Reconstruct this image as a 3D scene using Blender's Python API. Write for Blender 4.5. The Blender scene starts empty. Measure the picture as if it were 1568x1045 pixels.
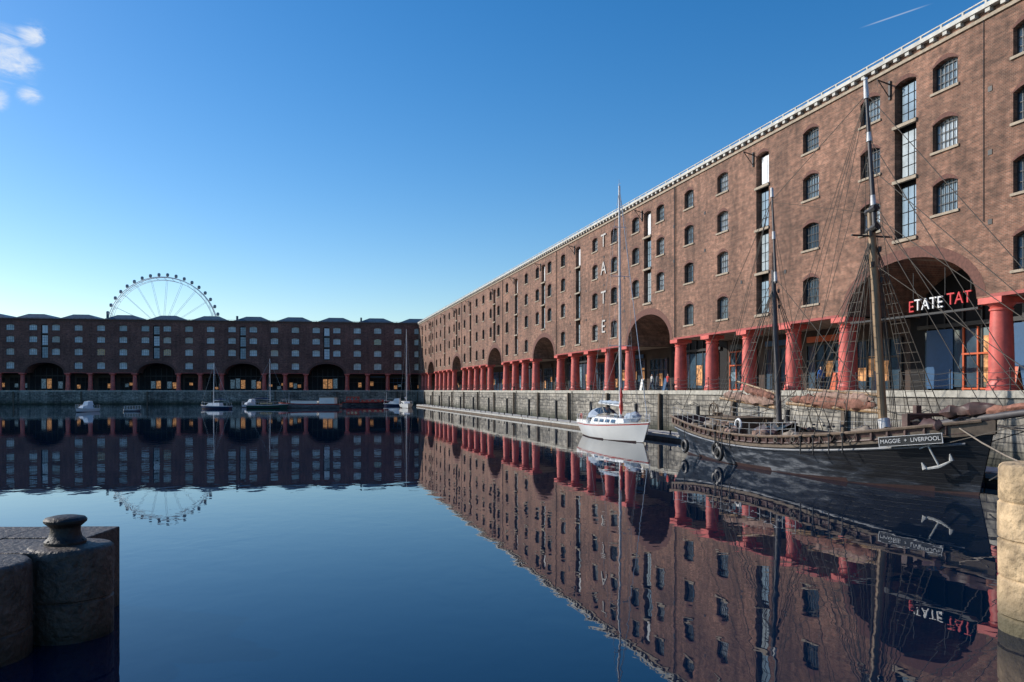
import bpy, math, random, bmesh
from mathutils import Vector, Matrix
random.seed(7)
S = bpy.context.scene
COL = S.collection
R = math.radians

# ---------------------------------------------------------------- helpers
class MB:
    def __init__(s): s.v=[]; s.f=[]; s.m=[]
    def poly(s, pts, mi=0):
        b=len(s.v); s.v+= [tuple(p) for p in pts]; s.f.append(tuple(range(b,b+len(pts)))); s.m.append(mi)
    def box(s,x0,x1,y0,y1,z0,z1,mi=0):
        b=len(s.v)
        s.v+=[(x0,y0,z0),(x1,y0,z0),(x1,y1,z0),(x0,y1,z0),(x0,y0,z1),(x1,y0,z1),(x1,y1,z1),(x0,y1,z1)]
        for q in ((0,3,2,1),(4,5,6,7),(0,1,5,4),(1,2,6,5),(2,3,7,6),(3,0,4,7)):
            s.f.append(tuple(b+i for i in q)); s.m.append(mi)
    def tube(s,p0,p1,r0,r1=None,n=6,mi=0,cap=True):
        if r1 is None: r1=r0
        p0=Vector(p0); p1=Vector(p1); d=(p1-p0)
        if d.length<1e-6: return
        d.normalize(); a=d.orthogonal().normalized(); c=d.cross(a)
        b=len(s.v)
        for p,r in ((p0,r0),(p1,r1)):
            for i in range(n):
                t=2*math.pi*i/n; s.v.append(tuple(p+a*math.cos(t)*r+c*math.sin(t)*r))
        for i in range(n):
            j=(i+1)%n; s.f.append((b+i,b+j,b+n+j,b+n+i)); s.m.append(mi)
        if cap:
            s.f.append(tuple(b+i for i in reversed(range(n)))); s.m.append(mi)
            s.f.append(tuple(b+n+i for i in range(n))); s.m.append(mi)
    def path(s,pts,r,n=5,mi=0):
        for a,b in zip(pts[:-1],pts[1:]): s.tube(a,b,r,r,n,mi,cap=False)
    def sag(s,p0,p1,drop,r,k=5,n=4,mi=0):
        p0=Vector(p0);p1=Vector(p1);pts=[]
        for i in range(k+1):
            t=i/k; p=p0.lerp(p1,t); p.z-=drop*4*t*(1-t); pts.append(p)
        s.path(pts,r,n,mi)
    def lathe(s,cx,cy,prof,n=24,mi=0,z0=0,wob=0,seed=1):
        b=len(s.v); rr=random.Random(seed); ph=[rr.uniform(0,6.28) for _ in range(4)]
        for r,z in prof:
            for i in range(n):
                t=2*math.pi*i/n; q=r*(1+wob*(math.sin(3*t+ph[0])+.6*math.sin(7*t+ph[1]+z*2)+.5*math.sin(z*5+ph[2]+2*t)))
                s.v.append((cx+q*math.cos(t),cy+q*math.sin(t),z0+z))
        for k in range(len(prof)-1):
            for i in range(n):
                j=(i+1)%n
                s.f.append((b+k*n+i,b+k*n+j,b+(k+1)*n+j,b+(k+1)*n+i)); s.m.append(mi)
        s.f.append(tuple(b+(len(prof)-1)*n+i for i in range(n))); s.m.append(mi)
    def lumpy(s,p0,p1,r,mi=0,k=14,n=9,seed=1,flat=1.0):
        rr=random.Random(seed); p0=Vector(p0);p1=Vector(p1);d=(p1-p0).normalized()
        a=Vector((0,0,1)); a=(a-d*a.dot(d)).normalized(); c=d.cross(a); b=len(s.v)
        for q in range(k+1):
            t=q/k; p=p0.lerp(p1,t); e=min(1,4*t+.35,4*(1-t)+.3); R0=r*e*(0.72+.56*rr.random())
            for i in range(n):
                th=2*math.pi*i/n; rad=R0*(.75+.5*rr.random())
                s.v.append(tuple(p+a*math.cos(th)*rad+c*math.sin(th)*rad*flat))
        for q in range(k):
            for i in range(n):
                j=(i+1)%n; s.f.append((b+q*n+i,b+q*n+j,b+(q+1)*n+j,b+(q+1)*n+i)); s.m.append(mi)
        s.f.append(tuple(b+i for i in range(n))); s.m.append(mi)
        s.f.append(tuple(b+k*n+i for i in range(n))); s.m.append(mi)
    def torus(s,c,R1,r,axis='Y',N=24,n=8,mi=0):
        b=len(s.v)
        for i in range(N):
            t=2*math.pi*i/N
            for j in range(n):
                q=2*math.pi*j/n; rr=R1+r*math.cos(q); h=r*math.sin(q)
                if axis=='Y': p=(c[0]+rr*math.cos(t),c[1]+h,c[2]+rr*math.sin(t))
                else: p=(c[0]+rr*math.cos(t),c[1]+rr*math.sin(t),c[2]+h)
                s.v.append(p)
        for i in range(N):
            for j in range(n):
                i2=(i+1)%N;j2=(j+1)%n
                s.f.append((b+i*n+j,b+i2*n+j,b+i2*n+j2,b+i*n+j2)); s.m.append(mi)
    def obj(s,name,mats,parent=None,smooth=False,fix=True,loc=None,bevel=0):
        me=bpy.data.meshes.new(name); me.from_pydata(s.v,[],s.f)
        for m in mats: me.materials.append(m)
        me.polygons.foreach_set('material_index',s.m)
        if fix:
            bm=bmesh.new(); bm.from_mesh(me); bmesh.ops.recalc_face_normals(bm,faces=bm.faces); bm.to_mesh(me); bm.free()
        if smooth:
            me.shade_smooth()
            try: me.set_sharp_from_angle(angle=R(38))
            except Exception: pass
        me.update()
        o=bpy.data.objects.new(name,me); COL.objects.link(o)
        if bevel:
            b=o.modifiers.new('bevel','BEVEL'); b.width=bevel; b.segments=3
        if parent: o.parent=parent
        if loc: o.location=loc
        return o
def empty(name,loc=(0,0,0),rz=0):
    o=bpy.data.objects.new(name,None); COL.objects.link(o); o.location=loc; o.rotation_euler=(0,0,rz); o.empty_display_size=.5
    return o

# ---------------------------------------------------------------- materials
def newmat(name):
    m=bpy.data.materials.new(name); m.use_nodes=True
    nt=m.node_tree; return m,nt,nt.nodes['Principled BSDF']
def mat(name,col,rough=.6,metal=0,var=.25,scale=3,bump=0,bscale=20,ior=None,stretch=(1,1,1),low=None,bdist=.03,emit=0):
    m,nt,P=newmat(name); N=nt.nodes; L=nt.links
    P.inputs['Roughness'].default_value=rough; P.inputs['Metallic'].default_value=metal
    if ior: P.inputs['IOR'].default_value=ior
    tc=N.new('ShaderNodeTexCoord'); mp=N.new('ShaderNodeMapping'); mp.inputs['Scale'].default_value=stretch
    L.new(tc.outputs['Object'],mp.inputs['Vector'])
    nz=N.new('ShaderNodeTexNoise'); nz.inputs['Scale'].default_value=scale; nz.inputs['Detail'].default_value=8; nz.inputs['Roughness'].default_value=.6
    L.new(mp.outputs[0],nz.inputs['Vector'])
    cr=N.new('ShaderNodeValToRGB'); e=cr.color_ramp.elements
    e[0].position=.3; e[1].position=.7
    e[0].color=(*[c*(1-var) for c in col],1); e[1].color=(*[min(1,c*(1+var)) for c in col],1)
    L.new(nz.outputs['Fac'],cr.inputs[0]); out=cr.outputs[0]
    if low:
        sp=N.new('ShaderNodeSeparateXYZ'); L.new(tc.outputs['Object'],sp.inputs[0])
        ad=N.new('ShaderNodeMath'); ad.operation='MULTIPLY_ADD'; L.new(nz.outputs['Fac'],ad.inputs[0]); ad.inputs[1].default_value=-.5; L.new(sp.outputs[2],ad.inputs[2])
        mr=N.new('ShaderNodeMapRange'); mr.inputs[1].default_value=low[0]; mr.inputs[2].default_value=low[1]; mr.inputs[3].default_value=1; mr.inputs[4].default_value=0
        L.new(ad.outputs[0],mr.inputs[0]); mx=N.new('ShaderNodeMix'); mx.data_type='RGBA'; L.new(mr.outputs[0],mx.inputs['Factor']); L.new(out,mx.inputs['A']); mx.inputs['B'].default_value=(*low[2],1); out=mx.outputs['Result']
    L.new(out,P.inputs['Base Color'])
    if emit: L.new(out,P.inputs['Emission Color']); P.inputs['Emission Strength'].default_value=emit
    if bump:
        nb=N.new('ShaderNodeTexNoise'); nb.inputs['Scale'].default_value=bscale; nb.inputs['Detail'].default_value=6
        L.new(mp.outputs[0],nb.inputs['Vector'])
        b=N.new('ShaderNodeBump'); b.inputs['Strength'].default_value=bump; b.inputs['Distance'].default_value=bdist
        L.new(nb.outputs['Fac'],b.inputs['Height']); L.new(b.outputs[0],P.inputs['Normal'])
    return m
def masonry(name,c1,c2,mortar,bw,rh,ms,bumpd=.01,var=.3,stain=.35,lowdark=None,rough=.85,offs=.5):
    m,nt,P=newmat(name); N=nt.nodes; L=nt.links
    P.inputs['Roughness'].default_value=rough
    tc=N.new('ShaderNodeTexCoord'); sp=N.new('ShaderNodeSeparateXYZ'); L.new(tc.outputs['Object'],sp.inputs[0])
    ad=N.new('ShaderNodeMath'); ad.operation='ADD'; L.new(sp.outputs[0],ad.inputs[0]); L.new(sp.outputs[1],ad.inputs[1])
    cb=N.new('ShaderNodeCombineXYZ'); L.new(ad.outputs[0],cb.inputs[0]); L.new(sp.outputs[2],cb.inputs[1])
    br=N.new('ShaderNodeTexBrick'); br.inputs['Scale'].default_value=1; br.inputs['Brick Width'].default_value=bw
    br.inputs['Row Height'].default_value=rh; br.inputs['Mortar Size'].default_value=ms; br.inputs['Bias'].default_value=0
    br.inputs['Mortar Smooth'].default_value=.2; br.offset=offs
    br.inputs['Color1'].default_value=(*c1,1); br.inputs['Color2'].default_value=(*c2,1); br.inputs['Mortar'].default_value=(*mortar,1)
    L.new(cb.outputs[0],br.inputs['Vector'])
    def noise(sc,det,vec,lo,hi,a,b):
        n=N.new('ShaderNodeTexNoise'); n.inputs['Scale'].default_value=sc; n.inputs['Detail'].default_value=det; L.new(vec,n.inputs['Vector'])
        r=N.new('ShaderNodeMapRange'); r.inputs[1].default_value=lo; r.inputs[2].default_value=hi; r.inputs[3].default_value=a; r.inputs[4].default_value=b
        L.new(n.outputs['Fac'],r.inputs[0]); return r.outputs[0]
    a=noise(.22,5,cb.outputs[0],.3,.7,1-var,1+var)
    b=noise(2.2,8,cb.outputs[0],.3,.7,1-var*1.1,1+var*1.1)
    mp=N.new('ShaderNodeMapping'); mp.inputs['Scale'].default_value=(1.3,.12,1); L.new(cb.outputs[0],mp.inputs[0])
    c=noise(1,6,mp.outputs[0],.45,.75,1,1-stain)
    mph=N.new('ShaderNodeMapping'); mph.inputs['Scale'].default_value=(.5,5,1); L.new(cb.outputs[0],mph.inputs[0])
    h=noise(1,6,mph.outputs[0],.35,.65,1-var*.6,1+var*.6)
    def mul(p,q):
        k=N.new('ShaderNodeMath'); k.operation='MULTIPLY'; L.new(p,k.inputs[0]); L.new(q,k.inputs[1]); return k.outputs[0]
    out=mul(mul(mul(a,b),c),h)
    col=br.outputs['Color']
    if lowdark:
        r=N.new('ShaderNodeMapRange'); r.inputs[1].default_value=lowdark[0]; r.inputs[2].default_value=lowdark[1]; r.inputs[3].default_value=1; r.inputs[4].default_value=0
        nn=N.new('ShaderNodeTexNoise'); nn.inputs['Scale'].default_value=.8; nn.inputs['Detail'].default_value=6; L.new(cb.outputs[0],nn.inputs[0])
        ma=N.new('ShaderNodeMath'); ma.operation='MULTIPLY_ADD'; L.new(nn.outputs['Fac'],ma.inputs[0]); ma.inputs[1].default_value=-1.2; L.new(sp.outputs[2],ma.inputs[2])
        L.new(ma.outputs[0],r.inputs[0])
        mx=N.new('ShaderNodeMix'); mx.data_type='RGBA'; L.new(r.outputs[0],mx.inputs['Factor']); L.new(col,mx.inputs['A']); mx.inputs['B'].default_value=(.035,.04,.022,1); col=mx.outputs['Result']
    vm=N.new('ShaderNodeVectorMath'); vm.operation='SCALE'; L.new(col,vm.inputs[0]); L.new(out,vm.inputs['Scale'])
    L.new(vm.outputs[0],P.inputs['Base Color'])
    bp=N.new('ShaderNodeBump'); bp.inputs['Strength'].default_value=.6; bp.inputs['Distance'].default_value=bumpd; bp.invert=True
    L.new(br.outputs['Fac'],bp.inputs['Height']); L.new(bp.outputs[0],P.inputs['Normal'])
    return m

M={}
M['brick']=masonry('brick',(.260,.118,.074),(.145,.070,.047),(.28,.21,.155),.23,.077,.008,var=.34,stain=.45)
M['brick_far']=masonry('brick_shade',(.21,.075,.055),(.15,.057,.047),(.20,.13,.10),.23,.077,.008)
M['ring']=mat('arch_brick',(.13,.056,.042),.85,var=.4,scale=6)
M['granite']=masonry('quay_granite',(.34,.31,.26),(.19,.178,.155),(.08,.075,.068),1.1,.42,.03,.05,.4,.55,(-4.3,-3.0))
M['coping']=mat('coping_stone',(.38,.36,.31),.8,var=.35,scale=2,bump=.3)
M['sill']=mat('sandstone_sill',(.34,.28,.21),.8,scale=4)
M['sill_far']=mat('brick_band_dark',(.12,.075,.06),.8,scale=4)
M['cornice']=mat('cornice_stone',(.52,.51,.47),.8,var=.25,scale=1.5)
M['slate']=mat('slate_roof',(.05,.09,.125),.5,scale=1)
M['red']=mat('cast_iron_red_paint',(.60,.115,.09),.5,var=.28,scale=1.8,bump=.1)
M['redbeam']=mat('red_beam_paint',(.34,.06,.05),.6,var=.3,scale=1.5)
M['dark']=mat('dark_iron',(.02,.02,.022),.5)
M['black']=mat('interior_dark',(.010,.010,.012),.9)  # near-black: shade of arch vaults and door recesses put into the colour
M['lit']=mat('lit_shop_interior',(.42,.20,.08),.8,var=.95,scale=2.6,emit=.55)
M['litb']=mat('shop_glow_cool',(.10,.16,.20),.8,var=.9,scale=3,emit=.35)  # cool panel glows by emission, added to vary the shopfronts
M['frame']=mat('window_iron_frame',(.035,.04,.045),.5)
M['framew']=mat('window_frame_pale',(.30,.34,.37),.5)
M['glass']=mat('window_glass',(.05,.085,.12),.05,var=.5,scale=.4,ior=1.9)
M['glass2']=mat('window_glass_blind_sky',(.24,.32,.38),.08,var=.4,scale=.5,ior=1.7)  # blue-grey base colour holds sky reflection as well as blinds
M['glass3']=mat('window_glass_pale',(.54,.61,.66),.12,var=.35,scale=.6,ior=1.5)  # paler pane, sky reflection put into its base colour
M['white']=mat('white_paint',(.78,.78,.77),.35,var=.06,scale=2)
M['door_white']=mat('door_white',(.76,.78,.80),.4,var=.1,scale=2)
M['door_grey']=mat('door_grey',(.34,.40,.43),.35,var=.25,scale=2,ior=1.6)
M['orange']=mat('orange_paint',(.55,.09,.02),.5,var=.1)
M['blue']=mat('blue_paint',(.015,.08,.19),.5,var=.1)
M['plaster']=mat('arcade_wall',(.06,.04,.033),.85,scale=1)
M['paving']=mat('quay_paving',(.25,.24,.22),.85,scale=1)
M['wood']=mat('weathered_timber',(.11,.08,.055),.8,var=.4,scale=3,bump=.3,stretch=(1,1,.2))
M['ponton']=mat('pontoon_concrete',(.40,.40,.38),.8,scale=2)

# ---------------------------------------------------------------- layout frames
CA,SA=.9682,.25
QZ=3.8
def onplane(D,t): return (D*CA-SA*t, D*SA+CA*t)
RZ=math.atan2(-.9682,.25)
U=6.05

def arcpts(cx,ww,spring,rise,n,ell=False):
    out=[]
    for k in range(n+1):
        q=2*k/n-1
        if ell:
            th=math.pi*(1-k/n); out.append((cx+ww/2*math.cos(th),spring+rise*math.sin(th)))
        else: out.append((cx+ww/2*q,spring+rise*(1-q*q)))
    return out
def cell(w,x0,x1,z0,z1,cx,ww,zb,zt,rise,depth,ring=None,n=6,ell=False,back=None,bmi=0):
    xa=cx-ww/2; xb=cx+ww/2; sp=zt-rise
    w.poly([(x0,0,z0),(xa,0,z0),(xa,0,z1),(x0,0,z1)])
    w.poly([(xb,0,z0),(x1,0,z0),(x1,0,z1),(xb,0,z1)])
    if zb>z0: 
        w.poly([(xa,0,z0),(xb,0,z0),(xb,0,zb),(xa,0,zb)])
        w.poly([(xa,0,zb),(xb,0,zb),(xb,depth,zb),(xa,depth,zb)])
    pts=arcpts(cx,ww,sp,rise,n,ell)
    for (ax,az),(bx,bz) in zip(pts[:-1],pts[1:]):
        w.poly([(ax,0,az),(bx,0,bz),(bx,0,z1),(ax,0,z1)])
        w.poly([(ax,0,az),(ax,depth,az),(bx,depth,bz),(bx,0,bz)])
    if sp>zb:
        w.poly([(xa,0,zb),(xa,depth,zb),(xa,depth,sp),(xa,0,sp)])
        w.poly([(xb,0,zb),(xb,0,sp),(xb,depth,sp),(xb,depth,zb)])
    if ring:
        mb,th=ring
        o=arcpts(cx,ww+2*th*(1 if ell else .4),sp,rise+th,n,ell)
        for i in range(n):
            a,b,c,d=pts[i],pts[i+1],o[i+1],o[i]
            mb.poly([(a[0],-.012,a[1]),(b[0],-.012,b[1]),(c[0],-.012,c[1]),(d[0],-.012,d[1])])
    if back is not None:
        back.poly([(xa,depth,zb),(xb,depth,zb)]+[(p[0],depth,p[1]) for p in reversed(pts)],bmi)

ROWS=[(4.7,8.4,5.85,7.72),(8.4,12.3,9.6,11.4),(12.3,15.5,13.03,14.73),(15.5,18.8,16.27,17.87)]
COLPROF=[(.72,0),(.72,.12),(.66,.16),(.66,.34),(.60,.42),(.60,.5),(.585,1.6),(.55,3.0),(.50,3.95),(.50,4.0),(.56,4.04),(.56,4.12),(.50,4.16),(.54,4.24),(.66,4.36),(.66,4.38)]

def warehouse(name,loc,rz,arches,u,tmin,tmax,doors,brick,far,rng):
    E=empty(name,loc,rz)
    w=MB();rg=MB();gl=MB();fr=MB();st=MB();dr=MB();co=MB();ar=MB();rf=MB();ir=MB()
    ww=2.05 if far else 1.8
    def window(x0,x1,r,cx):
        z0,z1,zb,zt=ROWS[r]
        k=rng.random()
        if far: bmi=2 if k<.78 else (1 if k<.94 else 0)
        else: bmi=0 if k<.25 else (1 if k<.7 else 2)
        dep=.38
        cell(w,x0,x1,z0,z1,cx,ww,zb,zt,.22,dep,(rg,.26),6,False,None)
        tx,tz=rng.uniform(-.012,.012),rng.uniform(-.02,.02)
        xa,xb=cx-ww/2,cx+ww/2
        gl.poly([(xa,dep-.04+tx,zb),(xb,dep-.04-tx,zb),(xb,dep-.04-tx+tz,zt),(xa,dep-.04+tx+tz,zt)],bmi)
        d=.25; f=fr
        nv,nh=(3,2) if far else (5,3); th=.022 if not far else .03
        for i in range(nv+2):
            x=xa+.03+(ww-.06)*i/(nv+1); f.box(x-th,x+th,d,d+.05,zb,zt-.04-.12*(abs(2*i/(nv+1)-1)),0)
        for i in range(nh+1):
            z=zb+.03+(zt-zb-.25)*i/nh; f.box(xa,xa+ww,d+.01,d+.04,z-th,z+th,0)
        st.box(xa-.12,xa+ww+.12,-.09,.1,zb-.13,zb+.004,0)
    def door(x0,x1,cx,zlo):
        dw=1.75
        if zlo>8.5: cell(w,x0,x1,8.4,18.8,cx,dw,8.75,17.9,.2,.5,(rg,.26),6,False,dr,3)
        else: cell(w,x0,x1,4.7,18.8,cx,dw,5.75,17.9,.2,.5,(rg,.26),6,False,dr,3)
        flo=[8.75,12.2,15.4] if zlo>8.5 else [5.75,8.9,12.2,15.4]
        tops=[11.75,14.95,17.65] if zlo>8.5 else [8.2,11.75,14.95,17.65]
        for i,(a,b) in enumerate(zip(flo,tops)):
            k=rng.random(); top=(i==len(flo)-1)
            mi=1 if (top and k<.9) else (2 if k<.7 else 0)
            if far: mi=1 if k<.5 else 2
            xa=cx-dw/2
            dr.box(xa+.25,xa+dw-.06,.34,.42,a+.12,b,mi)
            if not (top and mi==1):
                for q in (1,2): dr.box(xa+.25+q*.48-.02,xa+.25+q*.48+.02,.315,.345,a+.12,b,3)
                for q in range(1,4): dr.box(xa+.25,xa+dw-.06,.32,.345,a+.12+(b-a-.12)*q/4-.02,a+.12+(b-a-.12)*q/4+.02,3)
            else: dr.box(cx+.08,cx+.10,.325,.345,a+.12,b,3)
            dr.box(xa+.0,xa+dw,.05,.5,a-.1,a+.08,3)
            st.box(xa-.1,xa+dw+.1,-.12,.08,a-.2,a-.02,0)
        if not far:
            x=cx-dw/2-.35
            ir.tube((x,-.05,18.0),(x,-.9,18.2),.05,.04,5); ir.tube((x,-.05,17.2),(x,-.85,18.17),.03,.03,4); ir.box(x-.08,x+.08,-.1,.0,17.1,18.2)
            ir.tube((x,-.88,18.18),(x,-.88,17.8),.012,.012,4)
    cols=set()
    for a in arches:
        cx=-a
        cell(w,cx-u,cx+u,4.7,8.4,cx,2*u-1.75,4.7,7.55,2.75,5.5,(rg,.62),20,True)
        for r in (1,2,3):
            window(cx-u,cx-1.4,r,cx-.5*u); window(cx+1.4,cx+u,r,cx+.5*u)
        door(cx-1.4,cx+1.4,cx,8.75)
        cols.add(round(cx-u,3)); cols.add(round(cx+u,3))
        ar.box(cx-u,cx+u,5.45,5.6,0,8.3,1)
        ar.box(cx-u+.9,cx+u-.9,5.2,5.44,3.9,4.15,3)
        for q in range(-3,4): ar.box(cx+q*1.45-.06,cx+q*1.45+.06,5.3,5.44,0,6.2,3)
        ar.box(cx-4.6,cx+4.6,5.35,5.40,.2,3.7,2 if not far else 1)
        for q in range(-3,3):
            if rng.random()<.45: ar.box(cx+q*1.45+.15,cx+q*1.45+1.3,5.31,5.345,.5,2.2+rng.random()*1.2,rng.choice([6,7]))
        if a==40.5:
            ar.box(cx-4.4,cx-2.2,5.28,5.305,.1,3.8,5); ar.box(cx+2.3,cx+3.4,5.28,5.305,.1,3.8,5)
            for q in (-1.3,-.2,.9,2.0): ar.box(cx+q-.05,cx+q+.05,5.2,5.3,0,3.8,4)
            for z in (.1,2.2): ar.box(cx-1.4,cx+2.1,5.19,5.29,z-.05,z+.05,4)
    aa=[None]+list(arches)+[None]
    for i in range(len(aa)-1):
        lo = tmin if aa[i] is None else aa[i]+u
        hi = tmax if aa[i+1] is None else aa[i+1]-u
        n=max(1,int(round((hi-lo)/u)))
        for k in range(n):
            if aa[i] is None: t1=hi-k*u; t0=t1-u if k<n-1 else lo
            else: t0=lo+k*u; t1=t0+u if k<n-1 else hi
            if t1-t0<.5: continue
            x0,x1=-t1,-t0; cx=-(t0+u/2) if aa[i] is not None else -(t1-u/2)
            if not far and abs(t1-(40.5-u))<.1: cx-=.75
            isd=(i in doors and doors[i]==k)
            if x1-x0<2.6:
                w.poly([(x0,0,4.7),(x1,0,4.7),(x1,0,18.8),(x0,0,18.8)])
            elif isd: door(x0,x1,cx,5.0)
            else:
                for r in range(4): window(x0,x1,r,min(max(cx,x0+1.2),x1-1.2))
            cols.add(round(x0,3)); cols.add(round(x1,3))
            w.poly([(x0,0,4.7),(x1,0,4.7),(x1,5.5,4.7),(x0,5.5,4.7)])
            ir.box(x0,x1,-.035,.35,4.695,4.86,1)
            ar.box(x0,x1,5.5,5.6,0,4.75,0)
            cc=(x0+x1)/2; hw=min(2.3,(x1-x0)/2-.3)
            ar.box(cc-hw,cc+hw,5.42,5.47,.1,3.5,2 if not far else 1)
            # plain glowing panels added before the shop glass to suggest lit interiors
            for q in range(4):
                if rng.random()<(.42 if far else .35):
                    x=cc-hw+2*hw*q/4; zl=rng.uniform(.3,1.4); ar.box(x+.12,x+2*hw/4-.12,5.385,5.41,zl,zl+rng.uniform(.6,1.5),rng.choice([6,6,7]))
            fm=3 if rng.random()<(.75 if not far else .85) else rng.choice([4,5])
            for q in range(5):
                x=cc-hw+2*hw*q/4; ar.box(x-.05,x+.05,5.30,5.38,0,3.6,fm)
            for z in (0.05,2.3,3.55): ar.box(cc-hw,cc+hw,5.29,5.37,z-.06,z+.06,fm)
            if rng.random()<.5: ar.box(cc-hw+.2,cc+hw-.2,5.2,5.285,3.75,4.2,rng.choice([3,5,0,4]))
    x0,x1=-tmax,-tmin
    for c in cols:
        if x0+.4<c<x1-.4:
            co.lathe(c,.68,COLPROF,20,0); co.box(c-.74,c+.74,-.06,1.42,4.38,4.69,0)
            for z in (8.5,12.0,15.2):
                if rng.random()<.6: ir.box(c-.13,c+.13,-.03,0.0,z-.13,z+.13,0)
    st.box(x0,x1,-.10,.1,18.8,18.98,0)
    w.poly([(x0,0,18.98),(x1,0,18.98),(x1,0,19.25),(x0,0,19.25)])
    st.box(x0,x1,-.30,.6,19.27,19.5,1)
    x=x0+.4
    while x<x1-.4:
        st.box(x,x+.30,-.24,.0,19.06,19.268,1); x+=.95
    x=x0+.7
    while x<x1:
        st.box(x,x+.12,-.30,-.22,19.5,19.64,1); x+=1.5
    st.box(x0,x1,-.30,-.24,19.64,19.70,1)
    D=15
    w.poly([(x0,0,0),(x0,D,0),(x0,D,19.2),(x0,0,19.2)]); w.poly([(x1,0,4.7),(x1,D,4.7),(x1,D,19.2),(x1,0,19.2)])
    w.poly([(x1,5.5,0),(x1,D,0),(x1,D,4.7),(x1,5.5,4.7)])
    w.poly([(x0,D,0),(x1,D,0),(x1,D,19.2),(x0,D,19.2)]); rf.poly([(x0,.5,19.2),(x1,.5,19.2),(x1,D,19.2),(x0,D,19.2)])
    if far:
        x=x1-5; k=0
        while x-11>x0:
            a,b=x-11.0,x; m=(a+b)/2; h=1.55
            rf.poly([(a,.9,19.4),(b,.9,19.4),(m+2.0,3.2,19.4+h),(m-2.0,3.2,19.4+h)])
            rf.poly([(m-2.0,3.2,19.4+h),(m+2.0,3.2,19.4+h),(m+2.0,D-1,19.4+h),(m-2.0,D-1,19.4+h)])
            rf.poly([(a,.9,19.4),(m-2.0,3.2,19.4+h),(m-2.0,D-1,19.4+h),(a,D,19.4)])
            rf.poly([(b,.9,19.4),(m+2.0,3.2,19.4+h),(m+2.0,D-1,19.4+h),(b,D,19.4)])
            rf.poly([(a,.9,19.4),(b,.9,19.4),(b,.9,19.2),(a,.9,19.2)])
            if k%3==1: rf.box(m-4.6,m-4.1,2,2.7,19.4,21.0,0)
            x-=11.5; k+=1
    for a in arches:
        if far or a==40.5: continue
        x=-a+(u+.35); ir.tube((x,-.10,4.9),(x,-.10,18.8),.05,.05,6,0)
    if not far: ir.tube((-40.5+u-.4,-.04,8.6),(-40.5+u-.4,-.04,18.8),.02,.02,5,0)
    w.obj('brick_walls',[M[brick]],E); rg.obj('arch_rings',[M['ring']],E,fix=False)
    gl.obj('window_panes',[M['glass'],M['glass2'],M['glass3']],E,fix=False)
    fr.obj('window_frames',[M['framew'] if far else M['frame']],E)
    st.obj('stone_trim',[M['sill_far'] if far else M['sill'],M['sill_far'] if far else M['cornice']],E)
    dr.obj('loading_doors',[M['glass2'],M['door_white'],M['door_grey'],M['black']],E)
    co.obj('iron_columns',[M['red']],E,smooth=True)
    ir.obj('ironwork',[M['dark'],M['redbeam']],E)
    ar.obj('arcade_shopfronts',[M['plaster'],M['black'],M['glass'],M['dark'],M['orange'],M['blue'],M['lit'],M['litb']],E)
    rf.obj('roof',[M['slate']],E)
    return E

rng=random.Random(3)
P0=onplane(33.8,0)
archR=[4.2,40.5,76.8,113.1,143.35,179.65,215.95]
WR=warehouse('brick_warehouse',(P0[0],P0[1],QZ),RZ,archR,U,-32,239.2,{0:2,1:1,2:1,3:2,4:1,5:2,6:1,7:1},'brick',False,rng)
FZ=math.atan2(.152,.988)
archF=[26,49,72,100.75,123.75,146.75,175.5]
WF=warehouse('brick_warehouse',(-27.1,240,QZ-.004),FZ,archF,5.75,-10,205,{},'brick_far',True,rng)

# ---------------------------------------------------------------- quays
def quay(name,loc,rz,x0,x1,edge,depth,posts):
    E=empty(name,loc,rz); q=MB(); c=MB(); p=MB(); f=MB()
    q.poly([(x0,edge,-5),(x1,edge,-5),(x1,edge,-.35),(x0,edge,-.35)])
    q.poly([(x0,edge,-5),(x0,depth,-5),(x0,depth,-.02),(x0,edge,-.02)]); q.poly([(x1,edge,-5),(x1,depth,-5),(x1,depth,-.02),(x1,edge,-.02)])
    x=x0; rr=random.Random(5)
    while x<x1:
        L=1.5+rr.random()*.7; L=min(L,x1-x); d=rr.random()*.03
        c.box(x+.006,x+L-.006,edge-.08-d,edge+.75,-.36,-.004-rr.random()*.006,0); x+=L
    p.poly([(x0,edge+.5,-.012),(x1,edge+.5,-.012),(x1,depth,-.012),(x0,depth,-.012)])
    x=x0+6; k=0
    while x<x1:
        f.box(x-.16,x+.16,edge-.34,edge-.1,-4.2,-.3,0)
        if k%2==0:
            for s in (-.2,.2): f.tube((x+1.2+s,edge-.14,-4.2),(x+1.2+s,edge-.14,-.1),.03,.03,5,1)
            z=-4
            while z<-.3: f.tube((x+1.0,edge-.14,z),(x+1.4,edge-.14,z),.02,.02,4,1); z+=.3
        y=edge-.12
        for a in range(4):
            f.sag((x+posts*a/4,y,-1.0),(x+posts*(a+1)/4,y,-1.0),.35,.02,6,4,1)
        x+=posts; k+=1
    q.obj('granite_wall',[M['granite']],E); c.obj('coping',[M['coping']],E); p.obj('paving',[M['paving']],E,fix=False)
    f.obj('fenders_and_ladders',[M['wood'],M['dark']],E)
    return E
quay('stone_quay',(P0[0],P0[1],QZ),RZ,-239.5,40,-.9,160,13.5)
quay('stone_quay',(-27.1,240,QZ-.01),FZ,-420,30,-1.1,900,17)

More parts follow.
